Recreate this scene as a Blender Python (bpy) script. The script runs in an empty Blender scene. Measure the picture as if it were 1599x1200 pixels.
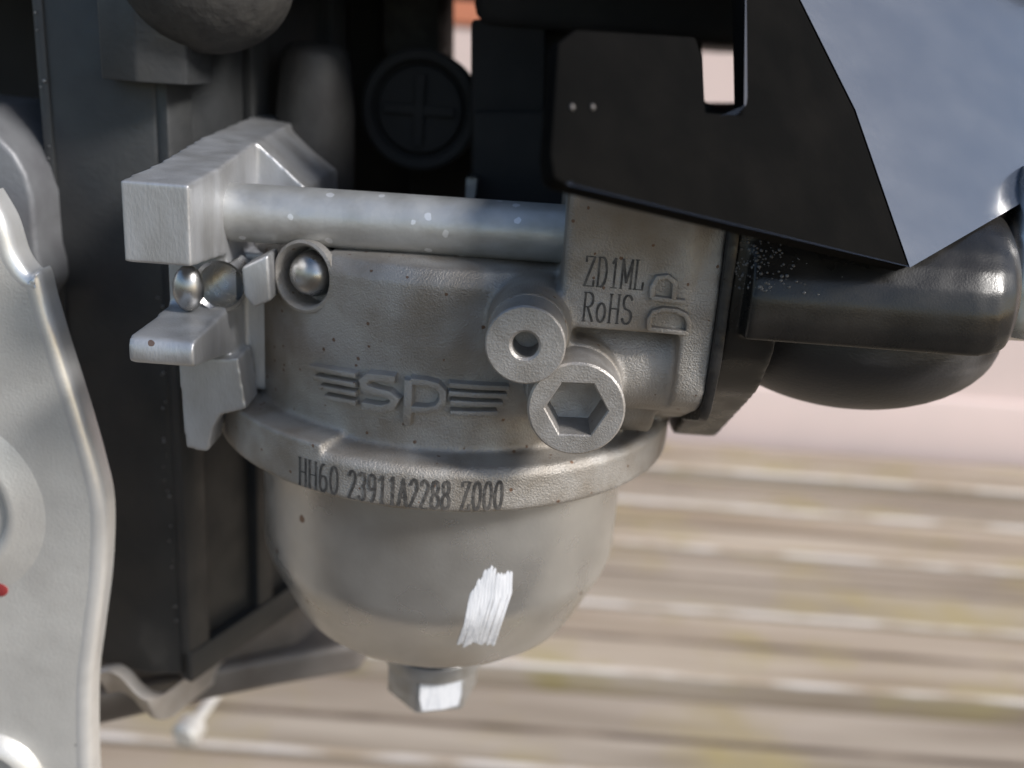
import bpy, bmesh, math, random
from mathutils import Vector, Matrix
from mathutils.bvhtree import BVHTree
random.seed(7)
scn = bpy.context.scene
col = scn.collection
MM = 0.001          # everything below is written in millimetres

# ------------------------------------------------------------------ camera
PITCH, ROLL = math.radians(18.84), math.radians(4.30)
CAM = Vector((6.64, -96.88, 34.93))
FPX = 1532.0
FWD = Vector((0, math.cos(PITCH), -math.sin(PITCH)))
R0 = Vector((1, 0, 0)); U0 = R0.cross(FWD)
RGT = math.cos(ROLL) * R0 + math.sin(ROLL) * U0
UPV = -math.sin(ROLL) * R0 + math.cos(ROLL) * U0
cd = bpy.data.cameras.new('camera'); co = bpy.data.objects.new('camera', cd); col.objects.link(co)
M = Matrix((RGT, UPV, -FWD)).transposed().to_4x4(); M.translation = CAM * MM
co.matrix_world = M
cd.sensor_width = 36.0; cd.lens = 36.0 * FPX / 1599.0
cd.clip_start = 0.002; cd.clip_end = 60.0
cd.dof.use_dof = True; cd.dof.focus_distance = 0.077; cd.dof.aperture_fstop = 26.0
scn.camera = co
scn.render.resolution_x, scn.render.resolution_y = 1024, 768

# ------------------------------------------------------------------ sky and sun
SUN_EL, SUN_AZ = math.radians(35), math.radians(118)     # azimuth clockwise from +Y: right and towards the camera side
w = bpy.data.worlds.new('World'); scn.world = w; w.use_nodes = True
nt = w.node_tree; bg = nt.nodes['Background']
sky = nt.nodes.new('ShaderNodeTexSky'); sky.sky_type = 'NISHITA'; sky.sun_disc = False
sky.sun_elevation = SUN_EL; sky.sun_rotation = SUN_AZ
sky.air_density = 1.0; sky.dust_density = 1.0; sky.ozone_density = 1.0
nt.links.new(sky.outputs[0], bg.inputs[0]); bg.inputs[1].default_value = 0.095
sd = bpy.data.lights.new('sun', 'SUN'); sd.energy = 2.7; sd.angle = math.radians(12); sd.color = (1.0, 0.965, 0.925)
so = bpy.data.objects.new('sun', sd); col.objects.link(so)
sdir = Vector((math.sin(SUN_AZ) * math.cos(SUN_EL), math.cos(SUN_AZ) * math.cos(SUN_EL), math.sin(SUN_EL)))
so.rotation_euler = sdir.to_track_quat('Z', 'Y').to_euler()
so.location = sdir * 2
vs = scn.view_settings
vs.view_transform = 'Standard'; vs.look = 'None'; vs.gamma = 1.0; vs.exposure = 0.64; vs.use_curve_mapping = False

# ------------------------------------------------------------------ photo pixel -> place
def ray(px, py):
    return FWD + RGT * ((px - 799.5) / FPX) - UPV * ((py - 600.0) / FPX)
def at(px, py, Y):
    d = ray(px, py); return CAM + d * ((Y - CAM.y) / d.y)
def atx(px, py, X):
    d = ray(px, py); return CAM + d * ((X - CAM.x) / d.x)
def atz(px, py, Z):
    d = ray(px, py); return CAM + d * ((Z - CAM.z) / d.z)
def onr(px, py, R):
    d = ray(px, py); a = d.x**2 + d.y**2; b = 2 * (CAM.x*d.x + CAM.y*d.y); c = CAM.x**2 + CAM.y**2 - R*R
    return CAM + d * ((-b - math.sqrt(max(b*b - 4*a*c, 0))) / (2*a))

# ------------------------------------------------------------------ materials
def mat(name, color, rough=0.5, metal=0.0, color2=None, var_scale=300, var=(0.4, 0.7), speck=None, speck_scale=900,
        speck_amt=0.72, speck_r=0.22, bump=0.0, bump_scale=3000, rough_var=0.0, coat=0.0, ior=1.5, streak=None, big=None, big_scale=60, alpha=None):
    m = bpy.data.materials.new(name); m.use_nodes = True
    n, l = m.node_tree.nodes, m.node_tree.links
    b = n['Principled BSDF']
    b.inputs['Roughness'].default_value = rough; b.inputs['Metallic'].default_value = metal
    b.inputs['IOR'].default_value = ior
    if coat: b.inputs['Coat Weight'].default_value = coat; b.inputs['Coat Roughness'].default_value = 0.095
    tc = n.new('ShaderNodeTexCoord'); src = tc.outputs['Object']
    if streak:
        mp = n.new('ShaderNodeMapping'); mp.inputs['Scale'].default_value = streak; l.new(src, mp.inputs[0]); ssrc = mp.outputs[0]
    else: ssrc = src
    def noise(scale, detail=4, s=None):
        t = n.new('ShaderNodeTexNoise'); t.inputs['Scale'].default_value = scale; t.inputs['Detail'].default_value = detail
        l.new(s or src, t.inputs[0]); return t.outputs[0]
    def ramp(fac, a, b_):
        r = n.new('ShaderNodeMapRange'); r.inputs[1].default_value = a; r.inputs[2].default_value = b_
        l.new(fac, r.inputs[0]); return r.outputs[0]
    def mix(fac, c1, c2):
        x = n.new('ShaderNodeMix'); x.data_type = 'RGBA'
        l.new(fac, x.inputs[0])
        for i, c in ((6, c1), (7, c2)):
            if hasattr(c, 'links'): l.new(c, x.inputs[i])
            else: x.inputs[i].default_value = (*c, 1)
        return x.outputs[2]
    cur = color
    if color2: cur = mix(ramp(noise(var_scale, 5, ssrc), *var), cur, color2)
    if big: cur = mix(ramp(noise(big_scale, 3), 0.5, 0.72), cur, big)
    if speck:
        v = n.new('ShaderNodeTexVoronoi'); v.inputs['Scale'].default_value = speck_scale; l.new(src, v.inputs[0])
        lt = n.new('ShaderNodeMath'); lt.operation = 'LESS_THAN'; lt.inputs[1].default_value = speck_r
        dn = n.new('ShaderNodeMath'); dn.operation = 'ADD'; l.new(v.outputs['Distance'], dn.inputs[0])
        nn = n.new('ShaderNodeMath'); nn.operation = 'MULTIPLY'; nn.inputs[1].default_value = 0.25; l.new(noise(speck_scale * 3, 2), nn.inputs[0])
        l.new(nn.outputs[0], dn.inputs[1]); l.new(dn.outputs[0], lt.inputs[0])
        sp = n.new('ShaderNodeSeparateColor'); l.new(v.outputs['Color'], sp.inputs[0])
        gt = n.new('ShaderNodeMath'); gt.operation = 'GREATER_THAN'; gt.inputs[1].default_value = speck_amt; l.new(sp.outputs[0], gt.inputs[0])
        mu = n.new('ShaderNodeMath'); mu.operation = 'MULTIPLY'; l.new(lt.outputs[0], mu.inputs[0]); l.new(gt.outputs[0], mu.inputs[1])
        ml = n.new('ShaderNodeMath'); ml.operation = 'MULTIPLY'; ml.inputs[1].default_value = 0.85; l.new(mu.outputs[0], ml.inputs[0])
        cur = mix(ml.outputs[0], cur, speck)
    if hasattr(cur, 'links'): l.new(cur, b.inputs['Base Color'])
    else: b.inputs['Base Color'].default_value = (*cur, 1)
    if alpha: l.new(ramp(noise(alpha[0], 5, ssrc), alpha[1], alpha[2]), b.inputs['Alpha'])
    if rough_var:
        r = ramp(noise(var_scale * 1.7, 4, ssrc), 0.3, 0.7)
        a = n.new('ShaderNodeMapRange'); a.inputs[3].default_value = max(rough - rough_var, .03); a.inputs[4].default_value = rough + rough_var
        l.new(r, a.inputs[0]); l.new(a.outputs[0], b.inputs['Roughness'])
    if bump:
        bp = n.new('ShaderNodeBump'); bp.inputs['Strength'].default_value = bump; bp.inputs['Distance'].default_value = 0.0002
        l.new(noise(bump_scale, 4, ssrc), bp.inputs['Height']); l.new(bp.outputs[0], b.inputs['Normal'])
    return m
RUST = (0.15, 0.075, 0.04)
m_cast = mat('cast_aluminium', (0.40, 0.382, 0.36), .52, .55, (0.285, 0.255, 0.22), 240, (.40, .66), speck=RUST, speck_scale=950, speck_amt=.62,
             speck_r=.27, bump=.55, bump_scale=6500, rough_var=.08, big=(0.235, 0.19, 0.14), big_scale=85)
m_casta = mat('machined_aluminium', (0.53, 0.54, 0.56), .45, .65, (0.40, 0.40, 0.40), 300, speck=RUST, speck_scale=420, speck_amt=.86, speck_r=.25,
              bump=.2, bump_scale=5000, rough_var=.08, streak=(1, 1, .35))
m_boss = mat('worn_cast_face', (0.43, 0.412, 0.395), .46, .6, (0.34, 0.315, 0.29), 500, speck=RUST, speck_scale=600, speck_amt=.8, bump=.3, bump_scale=6000, rough_var=.1)
m_bowl = mat('zinc_plated_steel', (0.62, 0.61, 0.585), .31, .78, (0.47, 0.46, 0.44), 120, (.35, .7), speck=RUST, speck_scale=260, speck_amt=.82, speck_r=.2,
             bump=.10, bump_scale=3500, rough_var=.08, big=(0.46, 0.41, 0.35), big_scale=55)
m_rod = mat('zinc_steel_rod', (0.50, 0.505, 0.50), .45, .6, (0.40, 0.40, 0.385), 350, bump=.12, bump_scale=2500, rough_var=.1, speck=(.75, .76, .78), speck_scale=700, speck_amt=.78, speck_r=.35)
m_bright = mat('bright_steel', (0.82, 0.82, 0.82), .14, 1.0, (0.7, 0.7, 0.68), 400, rough_var=.04)
m_zinc = mat('dull_zinc', (0.50, 0.50, 0.50), .32, 1.0, (0.36, 0.35, 0.33), 500, rough_var=.1)
m_boltz = mat('plated_bolt', (0.50, 0.51, 0.52), .38, .75, (0.38, 0.37, 0.35), 400, rough_var=.08, bump=.1)
m_laser = mat('laser_engraved', (0.045, 0.042, 0.04), .7, 0.0, (0.13, 0.12, 0.11), 2500)
m_paint = mat('white_paint', (0.74, 0.75, 0.78), .6, 0, (0.55, 0.57, 0.61), 900, (.4, .7), streak=(2.5, 2.5, .35), bump=.3, bump_scale=2500, alpha=(700, .2, .32))
m_gasket = mat('black_gasket', (0.016, 0.016, 0.017), .45, 0, (0.03, 0.028, 0.026), 800, bump=.5, bump_scale=900, rough_var=.2)
m_blackpl = mat('black_plastic', (0.022, 0.021, 0.020), .38, 0, (0.034, 0.031, 0.028), 350, speck=(.30, .30, .29), speck_scale=700, speck_amt=.86, speck_r=.16,
                bump=.35, bump_scale=1800, rough_var=.12, ior=1.5)
m_arm = mat('oily_black_plastic', (0.013, 0.0125, 0.012), .30, 0, (0.022, 0.020, 0.018), 250, speck=(.42, .42, .42), speck_scale=650, speck_amt=.74, speck_r=.15,
            bump=.08, bump_scale=6000, rough_var=.1, ior=1.45)
m_gloss = mat('glossy_black_housing', (0.030, 0.040, 0.062), .22, 0, (0.04, 0.05, 0.072), 60, speck=(.5, .5, .45), speck_scale=160, speck_amt=.88, speck_r=.1,
              bump=.03, bump_scale=700, rough_var=.03, coat=1.0, ior=1.8, streak=(1.0, 3, 3))  # black plastic tinted blue to strengthen the sky's reflection
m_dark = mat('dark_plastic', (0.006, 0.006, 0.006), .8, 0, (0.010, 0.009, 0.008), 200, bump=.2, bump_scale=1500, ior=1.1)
m_dark2 = mat('dark_plastic_lifted', (0.022, 0.021, 0.020), .85, 0, (0.030, 0.028, 0.026), 150, bump=.2, bump_scale=1200, ior=1.4)  # dark plastic lightened in colour for parts standing in deep shade
m_deep = mat('shaded_casting', (0.055, 0.052, 0.048), .6, .2, (0.035, 0.032, 0.03), 200, bump=.2, bump_scale=1500)  # grey casting with the shade behind the rod put into its colour
m_wallpl = mat('matt_black_wall_shade', (0.0035, 0.0034, 0.0032), .8, 0, (0.006, 0.0055, 0.005), 200, bump=.15, bump_scale=3000, ior=1.12)  # near-black, so the wall's added left arm passes for shadow
m_shield = mat('black_painted_shield', (0.032, 0.034, 0.036), .46, 0, (0.05, 0.05, 0.049), 120, speck=(.5, .52, .54), speck_scale=260, speck_amt=.84, speck_r=.1,
               bump=.25, bump_scale=1600, rough_var=.14)
m_deep2 = mat('grimy_grey_casting', (0.20, 0.185, 0.175), .5, .3, (0.14, 0.125, 0.115), 120, bump=.2, bump_scale=900)
m_rubber = mat('black_rubber', (0.028, 0.026, 0.024), .75, 0, (0.05, 0.047, 0.042), 500, bump=.9, bump_scale=900)
m_plate = mat('silver_painted_plate', (0.68, 0.665, 0.63), .36, .4, (0.58, 0.565, 0.535), 200, speck=(.08, .075, .07), speck_scale=330, speck_amt=.86, speck_r=.17,
              bump=.22, bump_scale=4200, rough_var=.06)
m_grey = mat('grey_engine_paint', (0.21, 0.21, 0.215), .5, .2, (0.15, 0.145, 0.14), 90, bump=.2, bump_scale=600)
m_red = mat('red_paint', (0.26, 0.03, 0.03), .6)
m_brass = mat('brass_grime', (0.42, 0.36, 0.25), .35, .9, (0.28, 0.22, 0.13), 500, bump=.2)
m_wall = mat('pink_render', (0.70, 0.57, 0.53), .9, 0, (0.65, 0.54, 0.50), 12, bump=.2, bump_scale=200)
m_terra = mat('terracotta', (0.60, 0.22, 0.12), .85, 0, (0.50, 0.20, 0.12), 20, bump=.3, bump_scale=100)

# ------------------------------------------------------------------ mesh helpers
def _loc(parent):
    v = Vector((0, 0, 0)); p = parent
    while p is not None: v += Vector(p.location); p = p.parent
    return v
def link(name, me, material, parent=None, smooth=35):
    o = bpy.data.objects.new(name, me); col.objects.link(o)
    me.materials.clear(); me.materials.append(material)
    if parent is not None: o.parent = parent
    if smooth:
        me.set_sharp_from_angle(angle=math.radians(smooth))
    return o
def obj(name, bm, material, parent=None, smooth=35, bevel=0.0, seg=3):
    """bm in millimetres, scene coordinates"""
    bmesh.ops.recalc_face_normals(bm, faces=bm.faces)
    if bevel:
        es = [e for e in bm.edges if len(e.link_faces) == 2 and e.calc_face_angle(0) > math.radians(24)]
        bmesh.ops.bevel(bm, geom=es, offset=bevel, segments=seg, profile=.5, affect='EDGES', clamp_overlap=True)
    off = _loc(parent) if parent is not None else Vector()
    for v in bm.verts: v.co = v.co * MM - off
    me = bpy.data.meshes.new(name); bm.to_mesh(me); bm.free()
    for p in me.polygons: p.use_smooth = True
    return link(name, me, material, parent, smooth)
def thing(name, label, cat, loc, group=None):
    o = bpy.data.objects.new(name, None); col.objects.link(o)
    o.location = Vector(loc) * MM; o.empty_display_size = 0.004
    o['label'] = label; o['category'] = cat
    if group: o['group'] = group
    return o
def tag(o, label, cat, group=None):
    o['label'] = label; o['category'] = cat
    if group: o['group'] = group
    return o
def prism(bm, pts, axis, a, b):
    """extrude closed 2-D polygon along axis; pts are the other two coordinates in order"""
    def mk(p, t):
        if axis == 'X': return (t, p[0], p[1])
        if axis == 'Y': return (p[0], t, p[1])
        return (p[0], p[1], t)
    A = [bm.verts.new(mk(p, a)) for p in pts]; B = [bm.verts.new(mk(p, b)) for p in pts]
    n = len(pts); fs = [bm.faces.new(A), bm.faces.new(list(reversed(B)))]
    for i in range(n): fs.append(bm.faces.new((A[i], B[i], B[(i+1) % n], A[(i+1) % n])))
    return fs
def box(bm, x0, x1, y0, y1, z0, z1):
    return prism(bm, [(x0, y0), (x1, y0), (x1, y1), (x0, y1)], 'Z', z0, z1)
def frame_of(d):
    d = Vector(d).normalized(); a = Vector((0, 0, 1)) if abs(d.z) < .9 else Vector((1, 0, 0))
    u = a.cross(d).normalized(); v = d.cross(u); return u, v, d
def lathe(bm, prof, c, d=(0, 0, 1), seg=64, cap=True):
    """prof: list of (radius, distance along d)"""
    u, v, d = frame_of(d); c = Vector(c); rings = []
    for r, t in prof:
        if r < 1e-6: rings.append([bm.verts.new(c + d * t)])
        else: rings.append([bm.verts.new(c + d * t + (u * math.cos(2*math.pi*i/seg) + v * math.sin(2*math.pi*i/seg)) * r) for i in range(seg)])
    for A, B in zip(rings, rings[1:]):
        for i in range(seg):
            j = (i + 1) % seg
            if len(A) == 1 and len(B) == 1: continue
            if len(A) == 1: bm.faces.new((A[0], B[j], B[i]))
            elif len(B) == 1: bm.faces.new((A[i], A[j], B[0]))
            else: bm.faces.new((A[i], A[j], B[j], B[i]))
    if cap:
        if len(rings[0]) > 1: bm.faces.new(rings[0])
        if len(rings[-1]) > 1: bm.faces.new(list(reversed(rings[-1])))
def cyl(bm, c, d, r, length, seg=48, r2=None):
    lathe(bm, [(r, 0), (r if r2 is None else r2, length)], c, d, seg)
def ellipsoid(bm, c, rx, ry, rz, seg=40, rings=20):
    n0 = len(bm.verts)
    bmesh.ops.create_uvsphere(bm, u_segments=seg, v_segments=rings, radius=1.0)
    bm.verts.ensure_lookup_table()
    for v in bm.verts[n0:]: v.co = Vector((v.co.x*rx, v.co.y*ry, v.co.z*rz)) + Vector(c)
def cast(name, bm, material, parent, voxel=0.28, smooth=5):
    """union of overlapping closed pieces with soft cast fillets"""
    bmesh.ops.recalc_face_normals(bm, faces=bm.faces)
    me = bpy.data.meshes.new('tmp'); bm.to_mesh(me); bm.free()
    t = bpy.data.objects.new('tmp', me); col.objects.link(t)
    r = t.modifiers.new('r', 'REMESH'); r.mode = 'VOXEL'; r.voxel_size = voxel; r.adaptivity = 0
    s = t.modifiers.new('s', 'SMOOTH'); s.factor = .5; s.iterations = smooth
    dg = bpy.context.evaluated_depsgraph_get(); dg.update()
    m2 = bpy.data.meshes.new_from_object(t.evaluated_get(dg)); m2.name = name
    bpy.data.objects.remove(t); bpy.data.meshes.remove(me)
    off = _loc(parent) if parent is not None else Vector()
    for v in m2.vertices: v.co = v.co * MM - off
    for p in m2.polygons: p.use_smooth = True
    return link(name, m2, material, parent, 0)
def rounded(pts, r, n=4):
    """2-D polygon with rounded corners"""
    out = []; N = len(pts)
    for i in range(N):
        p = Vector(pts[i]); a = Vector(pts[i-1]) - p; b = Vector(pts[(i+1) % N]) - p
        k = min(r, a.length*.45, b.length*.45); a = p + a.normalized()*k; b = p + b.normalized()*k
        for j in range(n + 1):
            t = j / n; out.append(tuple((1-t)**2 * a + 2*t*(1-t) * p + t*t * b))
    return out

# ================================================================== SETTING
GZ = -250.0
deck = bpy.data.objects.new('deck', None)
# deck joists / ground under the boards
bm = bmesh.new(); box(bm, -3000, 3000, -1500, 640, GZ - 60, GZ - 24)
g = obj('ground', bm, mat('dark_earth', (0.09, 0.07, 0.05), .95, 0, (0.05, 0.04, 0.03), 40), None); g['kind'] = 'structure'
deck.empty_display_size = .05; col.objects.link(deck); deck['kind'] = 'structure'; deck.location = (0, 0, GZ * MM)
m_wood = mat('weathered_timber', (0.26, 0.205, 0.145), .85, 0, (0.45, 0.385, 0.31), 34, (.34, .64), bump=.5, bump_scale=120, streak=(.12, 1.6, 1.6),
             big=(0.34, 0.285, 0.14), big_scale=18)
m_woodb = mat('greyed_timber', (0.22, 0.18, 0.135), .85, 0, (0.42, 0.365, 0.30), 30, (.36, .66), bump=.5, bump_scale=120, streak=(.14, 1.6, 1.6), big=(0.33, 0.27, 0.13), big_scale=12)
m_gap = mat('groove_dirt', (0.09, 0.065, 0.045), .95, 0, (0.25, 0.20, 0.15), 60, (.4, .65), streak=(.3, 1.6, 1.6))
m_wood2 = mat('pale_timber_edge', (0.66, 0.61, 0.56), .85, 0, (0.42, 0.34, 0.25), 70, (.42, .62), bump=.5, bump_scale=120, streak=(.35, 1.6, 1.6))
edges = [630, 565, 511, 448, 376, 306, 240, 174, 108, 42, -24, -90]      # far edge of each board
wide = {565: 22.0, 306: 17.0, 108: 7.0}
for i in range(len(edges) - 1):
    y1 = edges[i] - wide.get(edges[i], 3.0) * .5; y0 = edges[i+1] + wide.get(edges[i+1], 3.0) * .5
    dz = random.uniform(-.8, .8)
    bm = bmesh.new()
    box(bm, -900, 900, y0 + .7, y1 - 1.0, GZ - 22, GZ + dz)
    pl = obj('plank', bm, (m_wood, m_woodb)[i % 2], deck, bevel=1.2, seg=2)
    ym = y0 + (y1 - y0) * random.uniform(.4, .62)
    bm = bmesh.new(); box(bm, -900, 900, ym, ym + 4.0, GZ - 6, GZ + dz + .12); obj('groove_dirt', bm, m_gap, pl)
    # paler nosing along the near edge
    bm = bmesh.new(); box(bm, -900, 900, y0, y0 + 3.4, GZ - 2.6, GZ + dz + .5)
    obj('pale_edge', bm, m_wood2, pl, bevel=1.0, seg=2)
# wall
wl = thing('garden_wall', 'pale pink rendered wall with terracotta course above it, behind the deck', 'wall', (0, 650, GZ))
bm = bmesh.new(); box(bm, -2500, 2500, 650, 760, GZ - 23.5, -205); obj('plinth', bm, m_wall, wl, bevel=3)
bm = bmesh.new(); box(bm, -2500, 2500, 655, 760, -204.9, 46); obj('render_face', bm, m_wall, wl)
for i in range(9):
    for k in range(2):
        x = -420 + i * 108 + k * 52
        bm = bmesh.new(); box(bm, x, x + 100, 652, 755, 48 + k * 60, 102 + k * 60); obj('brick', bm, m_terra, wl, bevel=2, seg=1)
bm = bmesh.new(); box(bm, -2500, 2500, 658, 752, 45, 700); obj('mortar_core', bm, mat('mortar', (.45, .38, .34), .9), wl)

# ================================================================== CARBURETTOR
carb = thing('carburetor', 'grey cast metal carburettor with steel float bowl and laser-engraved codes', 'carburetor', (0, 0, -36))
bm = bmesh.new()
# drum and rim
lathe(bm, [(19.5, 0.5), (19.5, 16.4), (18.6, 17.6), (10, 18.2)], (0, 0, 0), seg=96)
lathe(bm, [(22.4, -2.3), (23.0, -1.9), (23.0, 1.2), (22.5, 1.8), (18, 2.0)], (0, 0, 0), seg=128)
# raised pad on the left of the rim
th0, th1 = math.radians(196), math.radians(247)
pts = [(22.97*math.cos(th0 + (th1-th0)*i/16), 22.97*math.sin(th0 + (th1-th0)*i/16)) for i in range(17)]
pts += [(18*math.cos(th1 - (th1-th0)*i/16), 18*math.sin(th1 - (th1-th0)*i/16)) for i in range(17)]
prism(bm, pts, 'Z', 0, 2.45)
# small boss stem and plug boss
c_boss = at(820, 540, -27.0); c_hex = at(900, 640, -26.0)
cyl(bm, (c_boss.x + .15, -23.6, c_boss.z - .07), (.05, 1, -.02), 3.2, 10, r2=3.9)
cyl(bm, (c_hex.x, -21.6, c_hex.z), (0, 1, 0), 3.95, 10, r2=4.4)
# web to the right flange
lathe(bm, [(4.3, 0), (4.3, 10)], (11.5, -15.2, 10.2), (1, 0, 0), 40)
lathe(bm, [(4.0, 0), (4.0, 8.5)], (11.0, -11.5, 6.4), (1, 0, 0), 40)
# engraved block
prism(bm, rounded([(10.0, -21.0), (19.9, -21.0), (21.6, -20.2), (22.5, -18.0), (22.5, -4), (10.0, -4)], .5), 'Z', 14.2, 29)
# right flange
prism(bm, rounded([(-20.6, 8.0), (-20.9, 16), (-20, 26), (0, 26), (18, 26), (21, 20), (18, 8), (0, -0.5), (-12, 4)], 2.2), 'X', 19.9, 22.5)
# throat
cyl(bm, (-18, 2, 10.5), (1, 0, 0), 8.0, 40)
# upright shaft boss behind the rod
# pocket wall around the ball plug
pb = at(476, 428, -20.5)
body = cast('body', bm, m_cast, carb, .23, 3)
dg = bpy.context.evaluated_depsgraph_get()
def bvh_of(o, dg=None):
    me = o.data; L = _loc(o.parent) + Vector(o.location)
    return BVHTree.FromPolygons([(v.co + L) / MM for v in me.vertices], [tuple(p.vertices) for p in me.polygons])
T_body = bvh_of(body)
def hit(T, px, py):
    d = ray(px, py).normalized(); return T.ray_cast(CAM, d)

# boss nozzle (drilled) ------------------------------------------------
bm = bmesh.new()
lathe(bm, [(3.1, 4.2), (3.02, 1.3), (3.02, .16), (2.9, 0), (1.2, 0), (1.0, .2), (1.0, 3.3), (0, 3.3)], (c_boss.x, -27.0, c_boss.z), (.05, 1, -.02), 64, cap=False)
obj('drilled_boss', bm, m_boss, carb, smooth=28)
# hex socket plug -------------------------------------------------------
bm = bmesh.new()
cx, cy, cz = c_hex.x, -26.0, c_hex.z; R = 3.78; hr = 2.42; N = 60
def hexpt(i, r, rot=math.radians(2)):
    a = 2*math.pi*i/N; k = math.cos(math.pi/6) / math.cos(((a) % (math.pi/3)) - math.pi/6); return (math.cos(a + rot)*r*k, math.sin(a + rot)*r*k)
rings = []
for kind, r, y in (('c', R, 5.0), ('c', R, .18), ('c', R - .16, 0), ('h', hr + .12, 0), ('h', hr, .12), ('h', hr, 3.9)):
    ring = []
    for i in range(N):
        if kind == 'c': a = 2*math.pi*i/N + math.radians(2); x, z = math.cos(a)*r, math.sin(a)*r
        else: x, z = hexpt(i, r)
        ring.append(bm.verts.new((cx + x, cy + y, cz + z)))
    rings.append(ring)
cv = bm.verts.new((cx, cy + 4.3, cz))
for A, B in zip(rings, rings[1:]):
    for i in range(N): bm.faces.new((A[i], A[(i+1) % N], B[(i+1) % N], B[i]))
for i in range(N): bm.faces.new((rings[-1][i], rings[-1][(i+1) % N], cv))
obj('hex_socket_plug', bm, m_boss, carb, smooth=26)

# ball plug in its pocket --------------------------------------------------
def cut(o, c, d, rad, reach):
    """remove the skin of a cast part inside a short cylinder (an opening that another part lines)"""
    L = _loc(o.parent); d = Vector(d).normalized(); bm = bmesh.new(); bm.from_mesh(o.data); kill = []
    for v in bm.verts:
        q = (v.co + L) / MM - Vector(c); t = q.dot(d)
        if abs(t) < reach and (q - d * t).length < rad: kill.append(v)
    bmesh.ops.delete(bm, geom=kill, context='VERTS'); bm.to_mesh(o.data); bm.free()
pc = onr(476, 432, 19.5); dirp = Vector((pc.x, pc.y, 0)).normalized()
dirp = (dirp + Vector((.22, 0, .05))).normalized()
cut(body, pc, dirp, 2.75, 3.0)
bm = bmesh.new(); lathe(bm, [(3.15, -.55), (3.1, .22), (2.85, .32), (2.62, .1), (2.5, -.6), (2.42, -2.4), (0, -2.4)], pc, dirp, 64, cap=False)
pk = obj('plug_pocket', bm, m_cast, carb, smooth=45)
bm = bmesh.new(); lathe(bm, [(1.98, -2.3), (1.98, -.9), (1.8, -.2), (1.4, .35), (.8, .65), (0, .75)], pc + Vector((.05, 0, .15)), dirp, 40, cap=False); obj('ball_plug', bm, m_zinc, pk, smooth=0)

# throttle flange on the left --------------------------------------------------
FX0, FX1 = -23.4, -18.3
bm = bmesh.new()
prism(bm, [(-24.0, 17.5), (-24.0, 23.7), (-16.2, 24.1), (-5.6, 25.2), (14, 26.2), (14, 2), (-6, 2), (-6.6, 4.8), (-9, 14), (-15.5, 16.7)], 'X', FX0, FX1)
prism(bm, rounded([(-24.2, 9.5), (-24.4, 10.6), (-24.0, 11.6), (-15, 11.9), (-15, 17.3), (-4, 17.3), (-4, 0.0), (-9.8, 0.0), (-12.2, 6.4), (-13.5, 7.6)], .6), 'X', FX0, FX1)
# gusset to throat
prism(bm, [(-19, 25.0), (-18.2, 25.2), (-13.7, 21.4), (-13.5, 14), (-19, 14)], 'Y', -5.8, 12)
# hanging tongue
q = [at(x, y, -15.0) for x, y in ((278, 560), (284, 640), (290, 700), (325, 707), (333, 668), (345, 648), (385, 640), (372, 560))]
prism(bm, [(v.x, v.z) for v in q], 'Y', -15.0, -11)
# link between flange and drum
box(bm, -19, -15.5, -10.5, 4, 3, 16)
tf = cast('throttle_flange', bm, m_casta, carb, .2, 5)
# hole and bright ball end in the notch
bm = bmesh.new(); hc = at(332, 456, -17.5)
cut(tf, (hc.x, -15.0, hc.z), (0, 1, 0), 1.9, 2.2); lathe(bm, [(2.25, -.3), (1.95, .0), (1.95, 4.2), (0, 4.2)], (hc.x, -15.2, hc.z), (0, 1, 0), 40, cap=False)
obj('bore', bm, m_zinc, tf)
bm = bmesh.new(); hb = at(292, 452, -17.0); ellipsoid(bm, (hb.x, -16.6, hb.z), 1.3, 1.2, 2.0, 28, 14); obj('ball_end', bm, m_zinc, tf)
# curved shiny chip beside pocket
bm = bmesh.new(); q = [at(x, y, -16.5) for x, y in ((376, 418), (418, 398), (424, 470), (396, 482), (380, 462))]
prism(bm, [(v.x, v.z) for v in q], 'Y', -16.5, -13); obj('machined_ear', bm, m_casta, tf, bevel=.3)

# float bowl ---------------------------------------------------------------------
bm = bmesh.new()
prof = [(17.2, -1.8), (18.8, -1.8), (18.8, -14.4), (18.7, -15.2), (18.4, -16.2), (17.9, -17.3), (15.7, -21.9), (15.2, -22.7), (14.5, -23.3), (13.4, -23.7), (10.5, -24.1), (7.0, -24.8), (6.6, -25.6), (6.2, -28.4), (0, -28.4)]
lathe(bm, prof, (0, 0, 0), seg=128, cap=False)
bowl = obj('float_bowl', bm, m_bowl, carb, smooth=0)
bowl.data.set_sharp_from_angle(angle=math.radians(60))
T_bowl = bvh_of(bowl)
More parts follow.
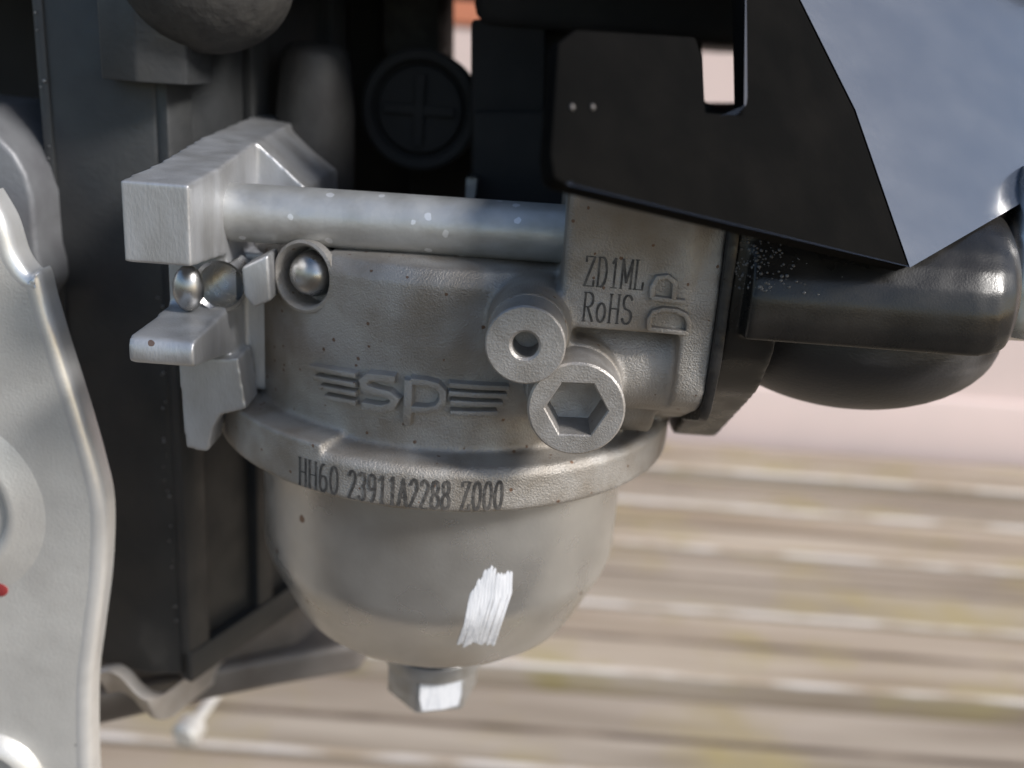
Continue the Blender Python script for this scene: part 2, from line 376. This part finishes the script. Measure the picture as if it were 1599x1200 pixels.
# white paint stroke: a bundle of brush streaks laid on the bowl
bm = bmesh.new()
L0, L1 = [(735, 905), (724, 968), (713, 1008)], [(800, 893), (799, 925), (772, 1004)]
NS = 13
for s in range(NS):
    a, b = s / NS, (s + 1.04) / NS
    top = random.uniform(-4, 3) + (14 if s < 2 else 2 if s < 4 else -13 if s < 8 else -2); bot = random.uniform(-4, 5)
    rows = []
    for k in range(15):
        t = k / 14
        def edge(E, t):
            if t < .5: u = t * 2; p, q_ = E[0], E[1]
            else: u = t * 2 - 1; p, q_ = E[1], E[2]
            return (p[0] + (q_[0]-p[0])*u, p[1] + (q_[1]-p[1])*u)
        l_, r_ = edge(L0, t), edge(L1, t)
        row = []
        for f in (a, (a+b)/2, b):
            x = l_[0] + (r_[0]-l_[0])*f; y = l_[1] + (r_[1]-l_[1])*f + (top*(1-t) + bot*t)
            if t < .04 and f != (a+b)/2: y += 4
            h, nrm, _, _ = hit(T_bowl, x, y)
            if h is None: row = None; break
            if nrm.dot(ray(x, y)) > 0: nrm = -nrm
            row.append(bm.verts.new(h + nrm * (.06 if f == (a+b)/2 else .03)))
        if row: rows.append(row)
    for A, B in zip(rows, rows[1:]):
        for i in range(2): bm.faces.new((A[i], A[i+1], B[i+1], B[i]))
obj('paint_mark', bm, m_paint, bowl, smooth=0)
bowl.children[0]['label'] = 'streaky white paint dab'
# drain bolt ----------------------------------------------------------------------
bm = bmesh.new()
rot = math.radians(-104); zt, zb = -31.8, -36.2
hx = [(5.3*math.cos(rot + i*math.pi/3), 5.3*math.sin(rot + i*math.pi/3)) for i in range(6)]
prism(bm, hx, 'Z', zb, zt)
bolt = obj('bowl_bolt', bm, m_boltz, carb, bevel=.35, seg=3)
bm = bmesh.new(); lathe(bm, [(5.2, -31.9), (5.6, -31.8), (5.9, -30.6), (5.9, -29.8), (5.6, -29.5)], (0, 0, 0), seg=48); obj('bolt_collar', bm, m_boltz, bolt)
bm = bmesh.new(); lathe(bm, [(5.8, -29.6), (6.1, -29.5), (6.1, -28.6), (5.8, -28.3)], (0, 0, 0), seg=48); obj('sealing_washer', bm, m_gasket, bolt)

# white patch on the bolt: the face right of the nearest corner
a0, a1 = Vector(hx[0]), Vector(hx[1]); nrm = Vector(((a0 + a1).x, (a0 + a1).y)).normalized()
bm = bmesh.new(); V = []
for (t, z) in ((.06, -32.1), (.30, -31.95), (.62, -32.0), (.93, -31.95), (.95, -34.0), (.90, -35.5), (.55, -35.8), (.12, -35.75), (.05, -34.0)):
    p = a0 + (a1 - a0)*t; V.append((p, z))
A = [bm.verts.new((p.x + nrm.x*.09, p.y + nrm.y*.09, z)) for p, z in V]; B = [bm.verts.new((p.x - nrm.x*.05, p.y - nrm.y*.05, z)) for p, z in V]
bm.faces.new(A)
for i in range(len(A)): bm.faces.new((A[i], A[(i+1) % len(A)], B[(i+1) % len(A)], B[i]))
obj('white_patch', bm, m_paint, bolt)
# upright shaft boss behind the rod
p0 = at(492, 290, 12); bm = bmesh.new(); lathe(bm, [(4.4, 10), (4.2, 27), (3.6, 33), (2.6, 34)], (p0.x, 12, 0), (0, 0, 1), 40)
obj('shaft_boss', bm, m_deep, carb, bevel=.6)

# ------------------------------------------------------------------ engraved codes
def arc(cx, cy, rx, ry, a0, a1, n=10):
    return [(cx + rx*math.cos(math.radians(a0 + (a1-a0)*i/n)), cy + ry*math.sin(math.radians(a0 + (a1-a0)*i/n))) for i in range(n+1)]
O = arc(.5, .5, .36, .5, 90, 450, 20)
GL = {
 '0': [O], 'o': [arc(.5, .33, .33, .33, 90, 450, 16)],
 '1': [[(.28, .82), (.52, 1), (.52, 0)], [(.28, 0), (.76, 0)]],
 '2': [arc(.5, .74, .34, .26, 170, -25, 10) + [(.14, 0), (.86, 0)]],
 '3': [arc(.48, .75, .33, .25, 150, -80, 9), arc(.48, .26, .37, .26, 80, -155, 10)],
 '6': [arc(.62, .45, .46, .55, 85, 180, 6) + arc(.5, .29, .34, .29, 180, 540, 14)],
 '8': [arc(.5, .76, .3, .24, 90, 450, 14), arc(.5, .26, .37, .26, 90, 450, 14)],
 '9': [arc(.5, .71, .34, .29, 0, 360, 14) + arc(.38, .55, .46, .55, 0, -95, 6)],
 'A': [[(.08, 0), (.5, 1), (.92, 0)], [(.22, .33), (.78, .33)]],
 'H': [[(.18, 0), (.18, 1)], [(.82, 0), (.82, 1)], [(.18, .5), (.82, .5)], [(.06, 0), (.3, 0)], [(.06, 1), (.3, 1)], [(.7, 0), (.94, 0)], [(.7, 1), (.94, 1)]],
 'Z': [[(.14, .82), (.14, 1), (.84, 1), (.12, 0), (.88, 0), (.88, .2)]],
 'D': [[(.2, 0), (.2, 1)], [(.08, 1), (.45, 1)] + arc(.45, .5, .42, .5, 90, -90, 10) + [(.08, 0)]],
 'M': [[(.1, 0), (.1, 1), (.5, .2), (.9, 1), (.9, 0)], [(0, 0), (.2, 0)], [(.8, 0), (1, 0)]],
 'L': [[(.24, 1), (.24, 0)], [(.1, 1), (.42, 1)], [(.1, 0), (.88, 0), (.88, .25)]],
 'R': [[(.2, 0), (.2, 1)], [(.08, 1), (.5, 1)] + arc(.5, .75, .34, .25, 90, -90, 8) + [(.2, .5)], [(.45, .5), (.9, 0)], [(.08, 0), (.34, 0)]],
 'S': [arc(.5, .75, .34, .25, 20, 270, 12) + arc(.5, .25, .36, .25, 90, -165, 12)],
}
def engrave(name, text, place, w, h, adv, parent, pen=(.11, .055), lift=.03):
    """place(u, v, lift) -> point; u along the line in mm, v up; ribbons drawn with a broad pen"""
    bm = bmesh.new(); u0 = 0.0; k = 0
    pw, ph = pen[0], pen[1]
    for ch in text:
        for poly in GL.get(ch, []):
            for (x0, y0), (x1, y1) in zip(poly, poly[1:]):
                a = Vector((u0 + x0*w, y0*h)); b = Vector((u0 + x1*w, y1*h))
                d = (b - a)
                if d.length < 1e-6: continue
                n = Vector((-d.y, d.x)).normalized()
                half = abs(n.x)*pw + abs(n.y)*ph
                e = d.normalized() * .03
                quad = [a - e + n*half, a - e - n*half, b + e - n*half, b + e + n*half]
                k += 1
                bm.faces.new([bm.verts.new(place(p.x, p.y, lift + (k % 9)*.004)) for p in quad])
        u0 += adv
    return obj(name, bm, m_laser, parent, smooth=0)
def on_rim(u, v, lift):
    th = TH0 + u / 23.0; r = 23.0 + lift
    return Vector((r*math.cos(th), r*math.sin(th), ZR + v))
def rim_line(px0, py0, px1, text, h):
    global TH0, ZR
    a = onr(px0, py0, 23.0); b = onr(px1, py0, 23.0)
    TH0 = math.atan2(a.y, a.x); L = (math.atan2(b.y, b.x) - TH0) * 23.0
    ZR = -1.75
    adv = L / len(text); return adv
SEG = [('HH60', 466, 531), ('23911A2288', 543, 706), ('Z000', 720, 788)]
for txt, x0, x1 in SEG:
    adv = rim_line(x0, 770, x1, txt, 2.7)
    engrave('engraved_code', txt, on_rim, adv*.92, 2.55, adv, body)
def on_block(u, v, lift): return Vector((BX + u, -21.0 - lift, BZ + v))
a = at(910, 446, -21.0); BX, BZ = a.x, a.z
engrave('engraved_code', 'ZD1ML', on_block, .92, 2.35, .97, body, (.085, .05), .03)
a = at(907, 501, -21.0); BX, BZ = a.x, a.z
engrave('engraved_code', 'RoHS', on_block, .98, 2.35, 1.03, body, (.085, .05), .03)

# ------------------------------------------------------------------ raised lettering
def relief(name, strokes, surf, width, height, parent, material=None):
    """strokes: polylines of photo pixels; surf(px,py)->(point, normal); trapezoid ridge along each"""
    bm = bmesh.new()
    for st in strokes:
        st, wd = (st[0], st[1]) if isinstance(st, tuple) else (st, width)
        P = [surf(*p) for p in st]; closed = (st[0] == st[-1] and len(st) > 3)
        if closed: P = P[:-1]
        n = len(P); rows = []
        for i, (p, nr) in enumerate(P):
            if closed: t0, t1 = P[i-1][0], P[(i+1) % n][0]
            else: t0, t1 = P[max(i-1, 0)][0], P[min(i+1, n-1)][0]
            d0 = (p - t0).normalized() if (p-t0).length > 1e-6 else (t1-p).normalized()
            d1 = (t1 - p).normalized() if (t1-p).length > 1e-6 else d0
            t = (d0 + d1).normalized(); s = t.cross(nr).normalized()
            mit = 1 / max(.5, t.dot(d1))
            hw = wd/2*mit
            ext = Vector()
            if not closed and i == 0: ext = -t*.05
            rows.append([bm.verts.new(p + s*hw - nr*.3), bm.verts.new(p + s*hw*.62 + nr*height), bm.verts.new(p - s*hw*.62 + nr*height), bm.verts.new(p - s*hw - nr*.3)])
        seq = list(zip(rows, rows[1:])) + ([(rows[-1], rows[0])] if closed else [])
        for A, B in seq:
            for i in range(3): bm.faces.new((A[i], A[i+1], B[i+1], B[i]))
        if not closed: bm.faces.new(rows[0]); bm.faces.new(list(reversed(rows[-1])))
    return obj(name, bm, material or m_cast, parent, smooth=30, bevel=.07, seg=2)
def drum(px, py):
    p = onr(px, py, 19.42); return p, Vector((p.x, p.y, 0)).normalized()
def blockf(px, py): return at(px, py, -20.95), Vector((0, -1, 0))
for a, b in (((492, 571), (562, 583)), ((499, 587), (562, 598)), ((507, 602), (562, 612)), ((514, 617), (562, 626))):
    relief('logo_bar', [[a, ((a[0]+b[0])/2, (a[1]+b[1])/2), b]], drum, .7, .85, body)
relief('logo_letter', [[(621, 589), (600, 586), (582, 585), (573, 592), (576, 602), (592, 607), (612, 612), (621, 620), (616, 630), (600, 634), (572, 629)]], drum, 1.0, .9, body)
relief('logo_letter', [([(641, 589), (640, 626), (638, 660)], 1.1), ([(644, 591), (668, 594), (683, 598), (692, 608), (692, 622), (684, 633), (668, 636), (642, 634)], .9)], drum, 1.0, .9, body)
for i, (a, b) in enumerate((((701, 597), (792, 602)), ((701, 610), (788, 614)), ((703, 624), (782, 627)), ((703, 640), (774, 641)))):
    relief('logo_bar', [[a, ((a[0]+b[0])/2, (a[1]+b[1])/2 + 1), b]], drum, .7, .85, body)
# DP, turned a quarter turn
relief('raised_letter', [[(1011, 512), (1074, 519)], [(1012, 513), (1013, 497), (1020, 486), (1035, 482), (1055, 484), (1070, 491), (1075, 503), (1073, 518)]], blockf, .6, .5, body)
relief('raised_letter', [[(1016, 464), (1069, 471)], [(1017, 464), (1018, 447), (1026, 433), (1042, 431), (1053, 440), (1051, 468)]], blockf, .6, .5, body)

# ================================================================== STUD
rod = thing('mounting_stud', 'plain zinc steel rod running above the carburettor drum between its flanges', 'rod', (-21, -13.5, 17))
bm = bmesh.new(); lathe(bm, [(2.3, 0), (2.48, .2), (2.48, 40.3), (2.3, 40.5)], (-22, -13.5, 20.05), (1, 0, .008), 56)
obj('shank', bm, m_rod, rod)

# ================================================================== AIR FILTER ELBOW
elb = thing('air_filter_elbow', 'black oily plastic intake elbow bolted to right side of carburettor', 'intake elbow', (30, -10, 4))
bm = bmesh.new()
# flange plate
q = rounded([(-20.6, 13.0), (-20.8, 18), (-20.6, 26), (-16, 28), (16, 28), (20, 26), (18, 8), (6, -1.2), (-3.5, -1.2), (-17.5, 8.8)], 1.6)
prism(bm, q, 'X', 23.3, 27.6)
# arm: rounded trough profile swept to the right
def armprof(k):
    cz, rz, ry = 17.0, 8.9 + .8*k, 15.2 + .6*k; o_ = []
    for j in range(22):
        a = math.radians(194 - j * (208 / 21)); c_, s_ = math.cos(a), math.sin(a); e = .94
        o_.append((-7.6 + ry*math.copysign(abs(c_)**e, c_), max(14.6, cz + rz*math.copysign(abs(s_)**e, s_))))
    return o_
low, high = armprof(0), armprof(1)
secs = []
for x, k, sc in ((24.5, .35, 1), (30, .42, 1), (36, .5, 1), (42, .5, 1), (43.8, .5, .985), (45.2, .5, .94), (46.3, .5, .85), (47.0, .5, .7), (47.3, .5, .45)):
    ring = []
    for (y0, z0), (y1, z1) in zip(low, high):
        y = y0 + (y1-y0)*k; z = z0 + (z1-z0)*k
        ring.append(bm.verts.new((x, -6 + (y + 6)*sc, 22 + (z - 22)*sc)))
    secs.append(ring)
for P, Q in zip(secs, secs[1:]):
    for i in range(22): bm.faces.new((P[i], P[(i+1) % 22], Q[(i+1) % 22], Q[i]))
bm.faces.new(secs[0]); bm.faces.new(list(reversed(secs[-1])))
elb_m = cast('arm', bm, m_arm, elb, .30, 7)
bm = bmesh.new(); ellipsoid(bm, (37.5, -6.5, 13.0), 13.8, 12.5, 7.8, 56, 28); obj('sump_belly', bm, mat('dusty_black_plastic', (0.028, 0.027, 0.028), .45, 0, (0.10, 0.095, 0.095), 110, (.5, .75), bump=.2, bump_scale=2500, streak=(1, 1, 2.2)), elb)
T_arm = bvh_of(elb_m); bm = bmesh.new()
for i in range(220):
    px = 1148 + abs(random.gauss(0, 55)); py = random.uniform(335, 450) + (px - 1148) * .12
    h, nrm, _, _ = hit(T_arm, px, py)
    if h is None: continue
    rr = random.choice((.06, .08, .11, .16)); u, v, d = frame_of(nrm if nrm.dot(ray(px, py)) < 0 else -nrm)
    lathe(bm, [(rr, -.02), (rr*.85, rr*.35), (rr*.45, rr*.6), (0, rr*.68)], h, d, 8, cap=False)
dp = obj('droplets', bm, mat('dried_droplets', (0.14, 0.14, 0.145), .12, .1, (0.05, 0.05, 0.05), 900), elb_m, smooth=0); dp['kind'] = 'stuff'
bm = bmesh.new(); prism(bm, rounded([(-19.9, 6.6), (-21.4, 12), (-21.2, 22), (-20.4, 27), (16, 27), (20, 24), (16, 7), (-10, 3)], 1.4), 'X', 22.45, 23.35)
obj('gasket', bm, m_gasket, elb, bevel=.25, seg=2)

# ================================================================== AIR FILTER HOUSING
hs = thing('air_filter_housing', 'large glossy black air filter housing above the intake elbow', 'air filter', (45, 0, 20))
A_ = at(1421, 418, -24.0); B_ = at(1338, 175, -21.6); C_ = at(1250, 0, -19.4); C2 = at(1100, -330, -15.5)
Ab = at(884, 288, -41.0)
pn = (C2 - A_).cross(Ab - A_).normalized()
def onwall(px, py): d = ray(px, py); return CAM + d * ((A_ - CAM).dot(pn) / d.dot(pn))
B_ = onwall(1336, 172); C_ = onwall(1250, 0)
ev = C2 - A_; ev = ev / ev.z; wv = Vector((1, .58, 0)); fn = ev.cross(wv).normalized()
def onface(px, py): d = ray(px, py); return CAM + d * ((A_ - CAM).dot(fn) / d.dot(fn))
D_ = onface(1690, 262); G_ = C_ + wv*46; E_ = C2 + wv*56
Bb = onwall(1162, 165); Cb = onwall(1164, -10); C2b = onwall(1164, -330)
bm = bmesh.new()
F1 = [bm.verts.new(v) for v in (A_, B_, C_, C2)]; F2 = [bm.verts.new(v) for v in (D_, B_ + wv*36, G_, E_)]
K1 = [bm.verts.new(v) for v in (Ab, Bb, Cb, C2b)]; K2 = [bm.verts.new(v + Vector((4, 30, 0))) for v in (D_, B_ + wv*36, G_, E_)]
for P, Q in ((F1, F2), (F2, K2), (K2, K1)):
    for i in range(3): bm.faces.new((P[i], P[i+1], Q[i+1], Q[i]))
bm.faces.new((F1[0], F2[0], K2[0], K1[0])); bm.faces.new((F1[3], K1[3], K2[3], F2[3]))
obj('shell', bm, m_gloss, hs, smooth=40)
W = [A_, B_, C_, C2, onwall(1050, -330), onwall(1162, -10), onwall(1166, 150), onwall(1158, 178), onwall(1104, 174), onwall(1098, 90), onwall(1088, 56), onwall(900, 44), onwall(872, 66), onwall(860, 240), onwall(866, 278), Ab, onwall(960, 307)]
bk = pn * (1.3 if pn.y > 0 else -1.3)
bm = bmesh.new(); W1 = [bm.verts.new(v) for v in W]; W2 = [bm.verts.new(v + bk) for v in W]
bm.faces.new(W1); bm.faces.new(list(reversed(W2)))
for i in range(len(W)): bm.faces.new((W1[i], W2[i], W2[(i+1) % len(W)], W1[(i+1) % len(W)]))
obj('side_wall_shade_panel', bm, m_wallpl, hs, smooth=40, bevel=.3, seg=2)  # housing wall; its left arm is added to stand in for shadow
for x in (893, 925):
    p = onwall(x, 168); bm = bmesh.new(); ellipsoid(bm, p, .16, .25, .2, 14, 8); obj('rivet', bm, m_deep2, hs)
# steel clip end at the right border
bm = bmesh.new(); c = at(1606, 405, -14); lathe(bm, [(0, -7), (2.6, -6.6), (3, -5), (3, 6), (2.4, 7.4), (0, 7.6)], c, (.1, .15, 1), 32); obj('clip', bm, m_zinc, hs)

# ================================================================== BLACK HEAT SHIELD
sh = thing('heat_shield', 'tall black painted angular shield with ribbed recess behind carburettor flange', 'heat shield', (-38, 10, -42))
Yc = 6.0
def edge_pts(lst, Y): return [at(x, y, Y) for x, y in lst]
bm = bmesh.new()
corner_t, corner_b = at(238, -40, Yc), at(272, 1046, -0.0)
cxm = (-31.5)
# section in plan (x, y): left return, nose corner, right face running back
plan = [(-41.5, 3), (-40.8, 1.5), (-33.0, 0.0), (-29.5, 0.4), (-17.0, 26.0), (-17, 34), (-44, 34), (-44, 20)]
prism(bm, plan, 'Z', -37.5, 42)
shm = obj('panel', bm, m_shield, sh, bevel=.5)
# raised ribs and foot rail on the right-hand face
def ribface(t, d=0.0):      # point on right face, t 0..1 along it, d outwards
    a = Vector((-29.5, .4)); b = Vector((-17, 26)); n = Vector((b.y - a.y, -(b.x - a.x))).normalized()
    p = a + (b - a)*t + n*d; return p
def rib(name, t0, t1, z0, z1, d):
    bm = bmesh.new(); pts = [ribface(t0, -.4), ribface(t0, d), ribface(t1, d), ribface(t1, -.4)]
    prism(bm, [tuple(p) for p in pts], 'Z', z0, z1); obj(name, bm, m_shield, sh, bevel=.3, seg=2)
rib('rib', .0, .12, -37.6, 42, 1.3); rib('rib', .42, .52, -34.5, 42, 1.2); rib('rib', .9, 1.0, -34.5, 42, 1.2); rib('foot_rail', .0, 1.0, -38.0, -34, 1.5)
# left ridge line
bm = bmesh.new(); prism(bm, [(-41.3, 1.2), (-40.2, 1.1), (-40.2, 3), (-41.3, 3)], 'Z', -10, 42); obj('rib', bm, m_shield, sh, bevel=.3, seg=2)
bm = bmesh.new()
for i in range(46):
    z = random.uniform(-12, 38)
    x, y = (-40.7, 1.0) if random.random() < .5 else (-29.9 + random.uniform(-.3, .3), -.05)
    if x > -35: z = random.uniform(-30, 12)
    lathe(bm, [(random.uniform(.08, .22), 0), (.05, .08)], (x + random.uniform(-.25, .25), y - .02, z), (random.uniform(-.2, .2), -1, .1), 6)
ch = obj('paint_chips', bm, m_zinc, shm, smooth=0); ch['kind'] = 'stuff'
# nut block at top (hexagonal facets seen under the rubber boot)
bm = bmesh.new(); a = at(262, 130, -4)
prism(bm, [(-33.2, -3.2), (-29.4, -4.6), (-25.2, -3.2), (-24.4, 2), (-34, 2)], 'Z', at(300, 135, -4).z, 39); obj('upper_block', bm, m_shield, sh, bevel=.25, seg=2)

# ================================================================== RUBBER BOOT (top left)
c = at(322, -60, 0)
bm = bmesh.new(); zb = at(322, 88, -7).z
lathe(bm, [(7.9*math.sin(math.radians(a)), 6.8*(1 - math.cos(math.radians(a)))) for a in range(0, 91, 6)] + [(7.9, 16)], (c.x, 0, zb), (0, 0, 1), 56)
tag(obj('rubber_boot', bm, m_rubber, None, smooth=0), 'matt black rubber boot with rounded end above the heat shield', 'rubber boot')

# ================================================================== SILVER SIDE PLATE
pt = thing('side_cover', 'bright silver painted metal cover with rolled edge and round holes at left of shield', 'engine cover', (-50, -14, -60))
Yp = -15.0
def pp(x, y, Y=Yp): v = at(x, y, Y); return (v.x, v.z)
out = [(-260, 300), (-20, 300), (6, 345), (24, 400), (44, 428), (58, 428), (72, 480), (95, 555), (122, 640), (148, 730), (162, 800), (160, 900), (148, 1000), (139, 1080), (140, 1200), (146, 1300), (-260, 1300)]
def spline(P, n=6):
    o_ = []
    for i in range(len(P) - 1):
        a_, p, q, b_ = Vector(P[max(i-1, 0)]), Vector(P[i]), Vector(P[i+1]), Vector(P[min(i+2, len(P)-1)])
        for k in range(n):
            t = k/n; o_.append(tuple(p*(2*t**3-3*t*t+1) + (q-a_)*.5*(t**3-2*t*t+t) + q*(3*t*t-2*t**3) + (b_-p)*.5*(t**3-t*t)))
    return o_ + [P[-1]]
run = spline(out[1:-1])
R2 = [Vector(pp(*p)) for p in run]; nor = []
for i in range(len(R2)):
    d = (R2[min(i+1, len(R2)-1)] - R2[max(i-1, 0)]).normalized(); nor.append(Vector((-d.y, d.x)))     # outwards (up/right)
for _ in range(6): nor = [(nor[max(i-1, 0)] + nor[i]*2 + nor[min(i+1, len(nor)-1)]).normalized() for i in range(len(nor))]
inner = [p - n*1.3 for p, n in zip(R2, nor)]
bm = bmesh.new(); rows = []
for p, n in zip(R2, nor):
    rows.append([bm.verts.new(((p - n*k).x, Yp + y, (p - n*k).y)) for k, y in ((1.3, 0), (1.05, -.03), (.8, -.01), (.56, .08), (.34, .23), (.16, .45), (.04, .75), (0, 1.1), (0, 2.6))])
for A, B in zip(rows, rows[1:]):
    for i in range(8): bm.faces.new((A[i], A[i+1], B[i+1], B[i]))
obj('rolled_edge', bm, mat('highlight_edge', (0.80, 0.80, 0.79), .33, .6, (0.72, 0.72, 0.71), 400, bump=.08, bump_scale=4000), pt, smooth=0)  # rim coloured paler than the plate to carry the highlight along its bend
ol = [(x_.x, x_.y) for x_ in inner]
bm = bmesh.new(); prism(bm, [pp(*out[0])] + ol + [pp(*out[-1])], 'Y', Yp, Yp + 2.4)
ptm = obj('face_plate', bm, m_plate, pt)
def ringpart(name, px, py, prof, material):
    c = at(px, py, Yp); bm = bmesh.new(); lathe(bm, prof, (c.x, Yp, c.z), (0, -1, 0), 96, cap=False); return obj(name, bm, material, pt, smooth=50)
ringpart('dished_ring', -95, 790, [(10.2, -.1), (9.8, .06), (8.0, .22), (7.4, .55), (6.9, .62), (6.5, .45), (6.2, -.05)], m_plate)
ringpart('bolt_boss', -18, 1218, [(6.2, -.1), (5.9, .5), (5.3, 1.3), (4.6, 1.4), (4.2, 1.0), (4.0, .3), (0, .2)], m_plate)
bm = bmesh.new(); c = at(4, 921, Yp); lathe(bm, [(.75, -.1), (.72, .12), (.5, .2), (0, .22)], (c.x - .2, Yp, c.z), (0, -1, 0), 20, cap=False); obj('paint_spot', bm, m_red, pt)
# raised lobe at the bottom right corner of the plate
# grey flange lobe behind
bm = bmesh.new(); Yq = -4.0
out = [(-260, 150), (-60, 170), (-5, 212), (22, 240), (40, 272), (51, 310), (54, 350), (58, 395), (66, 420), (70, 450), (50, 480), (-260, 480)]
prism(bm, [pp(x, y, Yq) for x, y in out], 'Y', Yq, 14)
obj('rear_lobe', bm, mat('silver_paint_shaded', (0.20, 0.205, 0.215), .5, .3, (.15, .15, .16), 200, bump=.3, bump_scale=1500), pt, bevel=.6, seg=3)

# ================================================================== ENGINE BASE, BRACKET, RAIL
eb = thing('engine_base', 'dull grey metal engine base with curved lip below the black shield', 'engine base', (-40, 20, -60))
bm = bmesh.new()
q = [atz(x, y, -44.0) for x, y in ((150, 1085), (300, 1052), (420, 1028), (565, 1004))]
prism(bm, [(v.x, v.y) for v in q] + [(q[-1].x + 6, q[-1].y + 40), (-75, q[-1].y + 40), (-75, q[0].y)], 'Z', -49, -44); obj('plinth', bm, m_deep2, eb, bevel=1.2, seg=3)
bm = bmesh.new()
prism(bm, [(-44, 4), (-20, 18), (-14, 34), (-44, 34)], 'Z', -45, -37); obj('web', bm, m_deep2, eb, bevel=1, seg=2)
# bent lip strip following the photo edge
L3 = [at(x, y, Y) for x, y, Y in ((150, 1052, -4), (172, 1050, -4), (190, 1060, -4), (208, 1080, -4), (228, 1094, -4), (252, 1092, -2), (285, 1068, 2), (320, 1042, 8), (352, 1018, 13), (380, 1000, 18))]
pts = []
for i in range(len(L3) - 1):
    a_, p, q, b_ = L3[max(i-1, 0)], L3[i], L3[i+1], L3[min(i+2, len(L3)-1)]
    for k in range(5):
        t = k/5; pts.append(p*(2*t**3-3*t*t+1) + (q-a_)*.5*(t**3-2*t*t+t) + q*(3*t*t-2*t**3) + (b_-p)*.5*(t**3-t*t))
bm = bmesh.new(); rows = []
for p in pts:
    rows.append([bm.verts.new(p), bm.verts.new(p + Vector((.0, .5, .25))), bm.verts.new(p + Vector((0, 2.5, -.6))), bm.verts.new(p + Vector((0, 2.5, -4.5)))])
for A, B in zip(rows, rows[1:]):
    for i in range(4): bm.faces.new((A[i], A[(i+1) % 4], B[(i+1) % 4], B[i]))
bm.faces.new(rows[0]); bm.faces.new(list(reversed(rows[-1])))
obj('lip', bm, mat('grimy_lip', (0.46, 0.44, 0.42), .4, .4, (.36, .33, .30), 200), eb, smooth=60)
c = at(296, 1140, 60); bm = bmesh.new(); lathe(bm, [(1.2, -14), (1.2, -1.5), (2.7, -1.4), (2.7, 1.6), (2.0, 2.4), (0, 2.6)], c, (-.2, -1, -.1), 24, cap=False); obj('bolt_head', bm, m_plate, eb, smooth=40)

# ================================================================== DARK CONTROLS ABOVE THE CARBURETTOR
kn = thing('control_knob', 'round black plastic knob with cross-shaped recess behind the steel rod', 'knob', (-6, 20, 21))
c = at(655, 172, 16)
bm = bmesh.new(); lathe(bm, [(6.6, 8), (6.6, .4), (6.2, 0), (5.5, 0), (5.2, .8), (4.9, 1.2), (4.6, .3), (4.2, 0.1), (0, 0)], c, (0, 1, -.05), 64, cap=False); obj('cap', bm, m_dark2, kn, smooth=40)
for a in (0, 1):
    bm = bmesh.new()
    if a: box(bm, c.x - 3.9, c.x + 3.9, c.y - .6, c.y + .3, c.z - .55, c.z + .55)
    else: box(bm, c.x - .55, c.x + .55, c.y - .7, c.y + .3, c.z - 3.9, c.z + 3.9)
    obj('cross_bar', bm, m_dark2, kn, bevel=.15, seg=2)
bm = bmesh.new(); cyl(bm, (c.x, c.y + 6, c.z), (0, 1, 0), 4, 20); obj('spindle', bm, m_dark, kn)

cb = thing('choke_bracket', 'black choke control box and bracket in shadow above the engraved block', 'bracket', (12, 20, 26))
def pxbox(name, x0, y0, x1, y1, Y0, Y1, parent, material=m_dark2, bevel=.5):
    bm = bmesh.new(); q = [at(x, y, Y0) for x, y in ((x0, y0), (x1, y0), (x1, y1), (x0, y1))]
    prism(bm, [(v.x, v.z) for v in q], 'Y', Y0, Y1); return obj(name, bm, material, parent, bevel=bevel, seg=2)
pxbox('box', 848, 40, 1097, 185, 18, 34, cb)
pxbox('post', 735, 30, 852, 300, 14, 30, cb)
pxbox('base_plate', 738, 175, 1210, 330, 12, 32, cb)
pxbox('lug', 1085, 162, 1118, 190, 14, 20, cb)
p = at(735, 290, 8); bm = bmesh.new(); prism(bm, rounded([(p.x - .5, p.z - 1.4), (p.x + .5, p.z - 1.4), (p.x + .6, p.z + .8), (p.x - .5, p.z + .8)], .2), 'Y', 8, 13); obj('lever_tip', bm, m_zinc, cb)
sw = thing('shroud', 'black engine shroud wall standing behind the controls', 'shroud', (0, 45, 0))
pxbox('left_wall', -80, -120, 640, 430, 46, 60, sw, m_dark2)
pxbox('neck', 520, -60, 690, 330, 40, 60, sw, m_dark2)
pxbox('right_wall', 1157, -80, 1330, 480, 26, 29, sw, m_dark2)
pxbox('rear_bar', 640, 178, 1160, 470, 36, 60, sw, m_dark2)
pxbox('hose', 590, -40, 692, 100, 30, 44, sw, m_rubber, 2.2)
tk = thing('fuel_tank', 'black underside of fuel tank, with a mostly unseen shell added to shade the carburettor', 'fuel tank', (20, 30, 38))
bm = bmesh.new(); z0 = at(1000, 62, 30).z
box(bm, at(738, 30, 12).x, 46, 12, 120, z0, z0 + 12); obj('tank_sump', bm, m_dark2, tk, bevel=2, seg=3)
bm = bmesh.new(); box(bm, -90, 62, -4, 140, 44, 90); obj('tank_shade_shell', bm, m_dark, tk, bevel=6, seg=4)  # mostly unseen shell, added and extended to shade the upper parts
